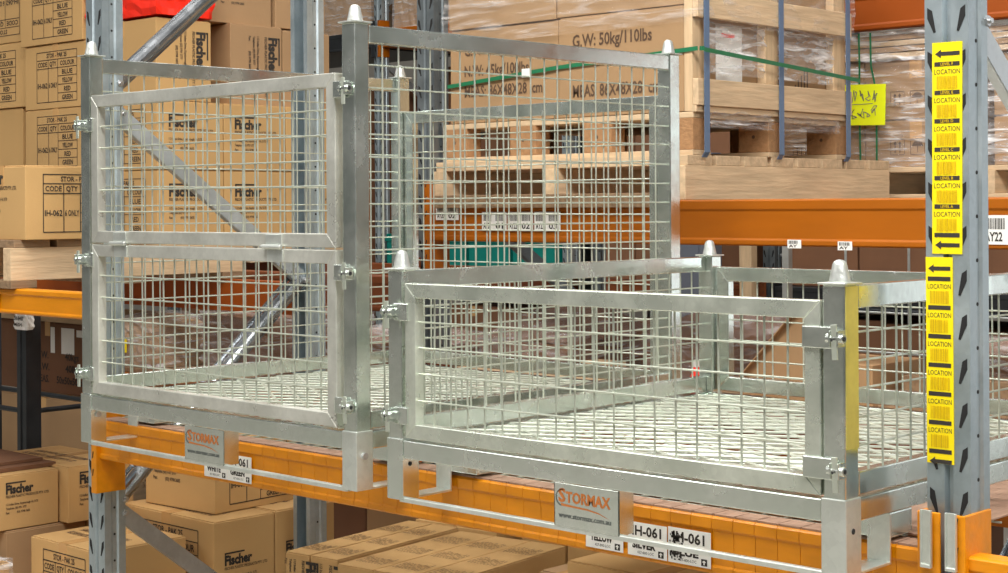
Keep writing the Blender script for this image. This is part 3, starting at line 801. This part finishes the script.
bigbox(-3.935, 3.905, .282, -3.440, 4.755, .600, 'left G.W. 50kg carton in the lower layer of the strapped crate', True)
bigbox(-3.436, 3.902, .282, -2.934, 4.755, .603, 'right G.W. 50kg carton in the lower layer of the strapped crate', False)
bigbox(-3.938, 3.903, .603, -3.45, 4.755, .93, 'left carton in the upper layer of the strapped crate, cut by the picture top', None)
bigbox(-3.446, 3.906, .606, -2.936, 4.755, .935, 'right carton in the upper layer of the strapped crate, cut by the picture top', None)
# side frames' straps
for k, y in enumerate((3.925, 4.325, 4.725)):
    s_ = MB(); s_.box(-2.876, y, .158, -2.874, y+.026, 1.30); s_.bar((-2.875, y+.013, .160), (-2.886, y+.013, .143), .026, .002, (0,1,0))
    o = s_.build('blue_strap', M['blue'], None, loc=(0,0,H)); tag(o, ('front','middle','rear')[k]+' vertical blue strap down the side of the timber crate', 'strap', 'blue straps on the crate')
g = thing('green_strap', (-3.94, 3.896, .41), 'green strap running round the crate over the G.W. cartons', 'strap')
b = MB(); b.bar((0,0,.0), (.50,0,.035), .013, .002, (0,0,1)); b.bar((.50,0,.035), (1.062,0,.058), .013, .002, (0,0,1))
b.bar((1.066,0.005,.058), (1.086,0.0,.056), .013, .002, (0,0,1)); b.bar((1.086,0,.053), (1.086,.88,.006), .013, .002, (0,0,1)); b.build('band', M['green'], g)
MB().box(.35,-.004,.012,.385,.0,.040).build('seal', M['white'], g)
cf = crumple(MB(), -2.934, 3.975, .40, -2.903, 4.29, .555, .004, 8, 5)
crumple(cf, -2.934, 4.36, .40, -2.903, 4.69, .555, .004, 8, 6); cf2 = crumple(MB(), -3.958, 3.89, .55, -2.88, 4.79, 1.25, .006, 14, 9)
cf2.build('film_top', M['wrapl'], cr, loc=(3.97,-3.90,-.281))
o = cf.build('film_side', M['wraps'], cr, loc=(3.97,-3.90,-.281))
o = crumple(MB(), -2.935, 3.97, .235, -2.885, 4.30, .281, .008, 8, 15); crumple(o, -2.935, 4.36, .235, -2.885, 4.70, .281, .008, 8, 16)
o.build('film_skirt', M['wrapw'], cr, loc=(3.97,-3.90,-.281))

# ---------------- second wrapped pallet behind right
SY = 5.2
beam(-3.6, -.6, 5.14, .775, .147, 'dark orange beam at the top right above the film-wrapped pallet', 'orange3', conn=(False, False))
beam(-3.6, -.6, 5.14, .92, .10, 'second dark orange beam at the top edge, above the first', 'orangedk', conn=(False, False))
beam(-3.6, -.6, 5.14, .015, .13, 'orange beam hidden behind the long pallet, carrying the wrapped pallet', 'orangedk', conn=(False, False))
pallet(-3.55, 5.15, .015, -2.66, 6.1, .13, 'timber pallet under the film-wrapped cartons at right', nb=6)
def wrapload(x0, x1, tagw, labs):
    zz = [(.131,.300), (.304,.520)]
    for k, (a, c) in enumerate(zz):
        n = 2; w = (x1-x0)/n
        for i in range(n):
            t = carton(x0+i*w, SY, a, x0+(i+1)*w-.004, SY+.55, c, ('lower','upper')[k]+' '+('left','right')[i]+' carton of the film-wrapped pallet '+labs, 'film-wrapped cartons at right', m='cardbr')
            p = Print()
            for j in range(2):
                q = .105+j*.080; s_ = .055
                p.line(q,.045,q+s_,.045,.002).line(q,.045+s_,q+s_,.045+s_,.002).line(q,.045,q,.045+s_,.002).line(q+s_,.045,q+s_,.045+s_,.002)
                if j == 0:
                    for e in (.018,.037): p.rect(q+e-.002,.052,q+e+.002,.085).poly([(q+e-.007,.083),(q+e+.007,.083),(q+e,.094)])
                else:
                    p.poly([(q+.006,.075)]+[(q+.0275+.0215*math.cos(PI-PI*m_/8), .075+.019*math.sin(PI-PI*m_/8)) for m_ in range(1,8)]+[(q+.049,.075)]); p.rect(q+.0265,.052,q+.0285,.078)
            p.build('handling_marks', M['inkbr'], t, 'f', (0,-.0015,0))
    for k in range(4):
        t = sheet(x0-.01, SY-.02, x1+.01, SY+.6, .524+k*.022, 'cardbr' if k % 2 else 'woodx', 'flat pack layer %s of the film-wrapped pallet %s' % (('lowest','second','third','topmost')[k], labs), 'flat_pack', 'flat pack')
        t['group'] = 'flat packs on top of the wrapped cartons'; t.scale.z = 4.6
wrapload(-3.5, -2.67, 1, 'behind the crate')
o = crumple(MB(), -3.53, SY-.035, .132, -2.64, SY+.62, .625, .008, 16, 21).build('stretch_film', M['wrap'], None, loc=(0,0,H)); tag(o, 'shiny film round the pallet with the yellow note', 'stretch film')
pallet(-2.60, 5.15, .015, -1.5, 6.1, .13, 'timber pallet under the wrapped cartons right of the labelled upright', nb=6)
wrapload(-2.58, -1.6, 1, 'right of the labelled upright')
o = crumple(MB(), -2.61, SY-.035, .132, -1.55, SY+.62, .625, .008, 16, 22).build('stretch_film', M['wrap'], None, loc=(0,0,H)); tag(o, 'shiny film round the cartons right of the labelled upright', 'stretch film')
nt_ = thing('yellow_note', (-3.222, SY-.056, .290), 'fluorescent yellow note with handwriting stuck on the wrapped pallet', 'note')
nt_.rotation_euler = (0, .03, 0)
MB().box(0,0,0,.250,.002,.148).build('paper', M['note'], nt_)
p = Print(); rr = random.Random(2)
def stroke(pts, t=.0022):
    for (a, b_), (c, d) in zip(pts, pts[1:]):
        L = math.hypot(c-a, d-b_) or 1; nx, ny = -(d-b_)/L*t/2, (c-a)/L*t/2
        q_ = [(a-nx,b_-ny),(c-nx,d-ny),(c+nx,d+ny),(a+nx,b_+ny)]; p.poly(q_)
for row, (yy, x0) in enumerate(((.080,.05),(.022,.05))):
    x = x0
    for ch in range(6):
        pts = [(x+rr.uniform(0,.030), yy+rr.uniform(0,.048)) for _ in range(7)]; stroke(pts, .0028); x += .028
stroke([(.04,.072),(.20,.078)])
p.build('handwriting', M['grey'], nt_, 'f', (0,-.0015,0))
for k, x in enumerate((-3.082, -3.035)):
    g = MB(); pts = [(x, .62), (x+.002, .50), (x+.012*k*2, .40), (x+.004+.02*k, .13)]
    for (a, c), (e, f_) in zip(pts, pts[1:]): g.bar((a, SY-.046, c), (e, SY-.046, f_), .007, .001, (1,0,0))
    o = g.build('green_strap', M['green'], None, loc=(0,0,H)); tag(o, ('left','right')[k]+' thin green strap down the wrapped pallet by the yellow note', 'strap', 'green straps on the wrapped pallet')

# ---------------- rear rack lower level (seen through the cages)
beam(XM+UW, XM+2.72, RY-.018, -.60, .12, 'lower orange beam of the rear rack behind the low cage', 'orangedk', ch=.2)
beam(-6.03, XM, RY-.018, -.70, .12, 'lower orange beam of the rear rack behind the tall cage', 'orange2', conn=(False, True), ch=.2)
beam(XM+UW, XM+2.72, RR+.01, -.60, .12, 'lower rear beam of the rear rack behind the low cage', 'orangedk', conn=(False, False), yface=1)
beam(-6.03, XM, RR+.01, -.70, .12, 'lower rear beam of the rear rack behind the tall cage', 'orangedk', conn=(False, False), yface=1)
def deckboards(x0, x1, z, label):
    t = thing('deck_boards', (x0, RY+.03, z), label, 'rack deck'); b = MB(); y = 0
    while y < .8: b.box(0, y, 0, x1-x0, y+.105, .018); y += .12
    b.build('boards', M['woodold'], t, .002)
deckboards(XM+UW+.01, XM+2.7, -.60, 'old plank deck of the rear rack behind the low cage')
deckboards(-6.02, XM-.01, -.70, 'old plank deck of the rear rack behind the tall cage')
def wrapped(x0, y0, z0_, x1, y1, z1, label, seed, dome=.06, m='carddk'):
    t = thing('wrapped_bundle', (x0, y0, z0_), label, 'wrapped bundle')
    crumple(MB(), .012, .012, 0, x1-x0-.012, y1-y0-.012, z1-z0_-.01, .006, 8, seed, dome).build('load', M[m], t)
    crumple(MB(), 0, 0, 0, x1-x0, y1-y0, z1-z0_, .010, 10, seed+50, dome).build('film', M['wrapw'], t)
    return t
wrapped(-3.95, 4.05, -.58, -3.52, 4.6, -.35, 'brown film-wrapped heap behind the gate of the low cage', 31, .10)
wrapped(-3.30, 4.15, -.58, -2.93, 4.65, -.33, 'film-wrapped heap left of the low cage back post', 32, .09)
wrapped(-6.01, 3.92, -.68, -5.74, 4.20, -.45, 'pale film-wrapped bundle with a yellow tag behind the tall cage', 33, .03, 'cardbr')
wrapped(-5.58, 4.05, -.68, -5.10, 4.6, -.42, 'dark brown film-wrapped load behind the tall cage', 34, .02)
wrapped(-4.95, 4.1, -.68, -4.25, 4.6, -.47, 'low film-wrapped load behind the rear upright', 35, .04)
def plank(x0, y0, z, x1, y1, h, label, m='woodx', rz=0):
    o = MB().box(0,0,0,x1-x0,y1-y0,h).build('timber_plank', M[m], None, .002, loc=(x0,y0,z+H)); o.rotation_euler.z = rz
    return tag(o, label, 'plank')
plank(-4.00, 3.93, -.582, -3.20, 4.02, .02, 'pale timber plank lying behind the low cage', rz=-.03)
plank(-3.46, 4.03, -.582, -3.34, 4.12, .07, 'short bright timber offcut behind the low cage')
plank(-2.34, 4.00, -.582, -1.60, 4.10, .03, 'reddish timber plank behind the right side of the low cage', 'woodold')
plank(-2.34, 4.14, -.582, -1.60, 4.26, .09, 'thick old timber behind the right side of the low cage', 'woodold')
wrapped(-2.34, 4.3, -.58, -1.75, 4.68, -.40, 'film-wrapped brown cartons behind the right side of the low cage', 36, .02)
fl = thing('carton_flap', (-2.83, 4.0, -.582), 'torn open brown carton with raised flap behind the low cage gate', 'carton')
b = MB(); b.box(.16,.06,0,.44,.36,.12).build('box', M['cardbr'], fl, .002)
b = MB(); b.bar((.0,.03,.05), (.26,.03,.26), .004, .26, (0,1,0)) if False else b.hexa([(0,0,.04),(.0,.30,.04),(.0,.30,.045),(0,0,.045),(.22,0,.27),(.22,.30,.27),(.22,.30,.275),(.22,0,.275)])
b.prism([(.0,.045),(.22,.27),(.30,.24),(.42,.0),(.02,.0)], 'y', .02, .024); b.build('flap', M['cardbr'], fl)
rb = thing('red_bottle', (-2.93, 3.95, -.582), 'small red plastic piece beside the torn carton', 'plastic piece')
MB().lathe((0,0,0), [(.018,0),(.02,.03),(.02,.06),(.012,.075),(.010,.09),(.002,.092)], 14).build('body', M['red'], rb, 0, True)
MB().lathe((0,0,.0905), [(.011,0),(.011,.02),(.003,.022)], 14).build('cap', M['white'], rb)
yt = MB().box(-5.98,3.905,-.62,-5.92,3.909,-.56).build('yellow_tag', M['yellow'], None, loc=(0,0,H)); tag(yt, 'yellow tag on the pale wrapped bundle behind the tall cage', 'tag')

# ---------------- left: crate and steel stillage on the floor level behind the left bay
pallet(-7.9, 4.0, FZ, -6.55, 5.0, FZ+.13, 'timber pallet on the floor at the far left')
carton(-7.55, 4.2, z0, -6.62, 4.85, -.93, 'wide brown carton with lit top at the far left, beside the dark post', m='cardbr')
tc_ = thing('timber_crate', (-7.85, 4.30, -.928), 'pine-framed crate holding the G.W. carton at the far left', 'crate')
MB().box(0,0,.36,1.10,.03,.41).build('top_rail', M['woodx'], tc_, .002)
MB().box(1.05,.0,0,1.10,.03,.36).build('post', M['woodz'], tc_, .002)
MB().box(0,.35,.36,1.10,.38,.41).build('top_rail', M['woodx'], tc_, .002)
MB().box(1.05,.35,0,1.10,.38,.36).build('post', M['woodz'], tc_, .002)
t = carton(-7.75, 4.34, -.928, -6.81, 4.64, -.575, 'brown G.W. N.W. MEAS. carton with white labels at the far left', m='carddk')
p = Print().text('G.W.          40kgs', .36, .17, .035, .40).text('N.W.         40lbs', .36, .11, .035, .40).text('MEAS.     50x50x50 cm', .36, .05, .035, .46)
p.build('printed_text', M['ink'], t, 'f', (0,-.0015,0))
p = Print().rect(.50,.20,.54,.33).rect(.60,.20,.72,.33).rect(.74,.29,.88,.325); p.build('white_labels', M['white'], t, 'f', (0,-.0012,0))
st = thing('steel_stillage', (-7.115, 3.50, FZ), 'dark steel post stillage with paper tag on its corner post, far left', 'stillage')
for (x, y) in ((0,0),(1.0,0),(0,.38),(1.0,.38)):
    b = MB(); b.prism([(x,y),(x+.026,y),(x+.030,y+.012),(x+.044,y+.012),(x+.048,y),(x+.074,y),(x+.074,y+.07),(x+.068,y+.07),(x+.068,y+.006),(x+.006,y+.006),(x+.006,y+.07),(x,y+.07)], 'z', 0, 1.005)
    b.build('post', M['dsteel'], st, .001)
b = MB()
for z_, r_ in ((.600,.011),(.16,.018)):
    b.tube((.07,.03,z_),(1.0,.03,z_),r_,10).tube((.07,.41,z_),(1.0,.41,z_),r_,10).tube((.037,.07,z_),(.037,.38,z_),r_,10).tube((1.037,.07,z_),(1.037,.38,z_),r_,10)
b.build('crossbars', M['dsteel'], st)
tg = crumple(MB(), .992, -.006, .945, 1.086, .03, 1.015, .004, 4, 3).build('paper_tag', M['white'], st)
Print().text('38-8487', 1.0, .985, .016, .075).text('MESH', 1.0, .960, .014, .06).build('tag_text', M['ink'], tg, 'f', (0,-.0115,0))

# ================================================================== FAR RACK across the next aisle
FY = 8.0
G5 = 'uprights of the far rack'
for k, x in enumerate((-11.5, -8.86, -7.02, -5.44, -2.0)):
    rack_frame(x, FY, FY+.9, FZ, 3.6, ('leftmost','second from left','middle','fourth from left','rightmost')[k]+' upright frame of the far rack across the next aisle', 'upright' if k in (1, 2) else 'uprightshade',
        braces=[(8.07, -1.2+.9*j, 8.83, -.75+.9*j, 'strip') if j % 2 else (8.83, -1.2+.9*j, 8.07, -.75+.9*j, 'strip') for j in range(5)], detail=True)
def grow(x0, x1, z0_, z1, n, lab, m='cardbr', y=FY+.06, layers=1):
    w = (x1-x0)/n; hh = (z1-z0_)/layers; o_ = ('first','second','third','fourth','fifth'); ly = ('bottom','second','top','fourth')
    for l in range(layers):
        for k in range(n):
            h_ = hh*(.86+.14*((k*7+l*3) % 4)/3) if l == layers-1 else hh
            carton(x0+k*w, y, z0_+l*hh+.001, x0+(k+1)*w-.012, y+.6, z0_+l*hh+h_-.001, '%s brown carton from left, %s layer, %s' % (o_[k], ly[l], lab), 'cartons on the far rack, '+lab, m=m)
for (xa, xb) in ((-11.4, -8.86), (-8.77, -7.02), (-6.93, -5.44), (-5.35, -2.0)):
    for zt, mm in ((-.48,'orangedk' if xa < -6 else 'dsteel'), (1.300,'dsteel' if xa < -9 else 'orange2')):
        beam(xa, xb, FY-.018, zt, .13, 'far rack beam at %s level, bay starting %s' % ({-.48:'low', 1.300:'high', .42:'middle'}[zt], {-11.4:'at the far left', -8.77:'behind the tall cage post', -6.93:'behind the low cage', -5.35:'behind the low cage right side'}[xa]), mm, ch=.2, d=.9)
for k in range(4):
    t = thing('storage_bin', (-8.74+k*.42, FY+.0, -.478), ('first','second','third','fourth')[k]+' teal plastic bin from the left on the far rack, seen through the tall cage', 'bin', 'teal bins on the far rack')
    b = MB(); b.box(0,0,0,.40,.5,.012).box(0,0,0,.40,.012,.24).box(0,.488,0,.40,.5,.30).box(0,0,0,.012,.5,.28).box(.388,0,0,.40,.5,.28); b.build('tub', M['teal'], t, .004)
    MB().box(-.004,-.012,.225,.404,.014,.25).build('rim', M['teal'], t, .003)
grow(-6.9, -5.55, -.478, .95, 3, 'far rack behind the low cage', 'carddk', layers=4)
grow(-5.3, -3.4, -.478, .85, 4, 'far rack at right', 'carddk', layers=4)
grow(-3.3, -2.1, -.478, .80, 2, 'far rack at far right', 'cardbr', layers=4)
grow(-11.38, -9.0, -.478, .95, 5, 'far rack at far left', 'carddk', layers=3)
grow(-8.72, -7.1, -.478, 1.10, 3, 'far rack behind the teal bins', 'carddk', y=FY+.62, layers=4)
grow(-5.3, -2.1, FZ+.1, -.66, 5, 'far rack floor at right', 'carddk', layers=2)
grow(-8.7, -7.1, FZ+.1, -.70, 3, 'far rack floor behind the tall cage', 'carddk', layers=1)
grow(-11.38, -9.0, FZ+.1, -.70, 5, 'far rack floor at far left', 'carddk', layers=1)
grow(-6.9, -5.55, FZ+.1, -.72, 3, 'far rack floor behind the low cage', 'carddk', layers=1)
for k, (xa, xb) in enumerate(((-10.6,-9.75), (-9.7,-8.95), (-8.72,-8.35), (-8.30,-7.1))):
    wrapped(xa, FY+.05, 1.301, xb, FY+.85, 2.3, ('leftmost','second','third','rightmost')[k]+' pale film-wrapped load high on the far rack', 60+k, .01, 'cardbr')
for k, x in enumerate((-11.38, -8.70, -6.85, -5.25)):
    o = MB().box(0,0,0,{-11.38:2.4,-8.7:1.6,-6.85:1.3,-5.25:3.1}[x],.7,.1)
    o = o.build('floor_batten', M['woodold'], None, .004, loc=(x, FY+.05, 0)); tag(o, 'low timber platform under the floor-level cartons of the far rack, %s bay' % ('leftmost','second','third','rightmost')[k], 'platform')
tp_ = thing('slate_panel', (-5.74, 7.55, FZ), 'upright slate grey panel beyond the low cage rear post', 'panel')
MB().box(0,0,0,.16,.03,1.75).build('left_leaf', M['panel'], tp_, .003); MB().box(.162,.004,0,.255,.10,1.75).build('right_leaf', M['panel'], tp_, .003)
plank(-5.47, 7.80, FZ, -5.385, 7.86, 1.75, 'tall pale board standing beside the slate grey panel', 'woodz')
gp = thing('wire_partition', (-4.75, 7.2, FZ), 'white wire grid partition beyond the right side of the low cage', 'wire partition')
b = MB()
for k in range(9): b.tube((k*.36,0,0),(k*.36,0,1.9),.007,6)
for k in range(10): b.tube((0,.008,.1+k*.2),(2.88,.008,.1+k*.2),.006,6)
b.build('grid', M['cone'], gp)
MB().box(-.02,-.01,0,.02,.03,1.95).box(2.86,-.01,0,2.90,.03,1.95).build('frame', M['cone'], gp, .002)

# ================================================================== SETTING
fl_ = MB().box(-30,-12,-.1,18,16,0).build('floor', M['floor']); tag(fl_, kind='structure')
wb = MB().box(-30,13,0,18,13.2,9).build('wall_back', M['wallm']); tag(wb, kind='structure')

# ================================================================== LIGHT
w = bpy.data.worlds.new('world'); S.world = w; w.use_nodes = True
bg = w.node_tree.nodes['Background']; bg.inputs[1].default_value = WORLD
_n = w.node_tree.nodes; _l = w.node_tree.links; _t = _n.new('ShaderNodeTexCoord'); _s = _n.new('ShaderNodeSeparateXYZ'); _l.new(_t.outputs['Generated'], _s.inputs[0])
_r = _n.new('ShaderNodeValToRGB'); _l.new(_s.outputs[2], _r.inputs[0]); _e = _r.color_ramp.elements
_e[0].position = .0; _e[0].color = (.50,.49,.46,1); _e[1].position = .75; _e[1].color = (1.0,.98,.95,1); _e.new(.22).color = (.58,.58,.55,1)
_l.new(_r.outputs[0], bg.inputs[0])
def area(name, loc, size, power, target, col=(1,.98,.95), sy=None):
    l = bpy.data.lights.new(name, 'AREA'); l.energy = power; l.size = size; l.color = col
    if sy: l.shape = 'RECTANGLE'; l.size_y = sy
    o = bpy.data.objects.new(name, l); COL.objects.link(o); o.location = (loc[0], loc[1], loc[2]+H)
    d = Vector((target[0], target[1], target[2]+H))-o.location; o.rotation_euler = d.to_track_quat('-Z', 'Y').to_euler()
area('aisle_area_light', (-1.6, .7, 3.8), 4.0, 400, (-2.6, 2.6, -.5), sy=1.0)
area('aisle_area_light', (2.2, 1.2, 3.0), 3.0, 170, (-2.0, 3.2, -.3), sy=1.2)
area('far_aisle_lamp', (-6.5, 6.3, 4.8), 6.0, 90, (-6.0, 7.2, 0), sy=1.0)
area('aisle_area_light', (-8.5, -4.0, 4.3), 4.0, 260, (-8.5, -4.0, -1.4), sy=4.0)  # added unseen light; brightens the floor mirrored in the cage fronts
area('side_fill', (1.1, 9.4, .5), 2.3, 42, (-2.6, 3.2, .5), (.90,.95,1.0), sy=3.8)  # added panel with no known source, for bright reflections on side faces
area('rear_rack_lamp', (-5.0, 3.6, 4.4), 5.0, 150, (-5.0, 3.9, 0), sy=1.0)

# ================================================================== CAMERA
cam = bpy.data.cameras.new('camera'); co = bpy.data.objects.new('camera', cam); COL.objects.link(co); S.camera = co
cam.sensor_width = 36; cam.lens = 1609.62/1008*36; cam.shift_y = (205.88-286.5)/1008; cam.clip_end = 100
co.location = (0, 0, H)
co.rotation_mode = 'XYZ'
co.matrix_world = Matrix.Translation((0,0,H)) @ Matrix.Rotation(.7565, 4, 'Z') @ Matrix.Rotation(PI/2, 4, 'X') @ Matrix.Rotation(ROLL, 4, 'Z')
S.view_settings.view_transform = 'Standard'; S.view_settings.look = 'None'; S.view_settings.gamma = 1; S.view_settings.use_curve_mapping = False
S.view_settings.exposure = EXPO
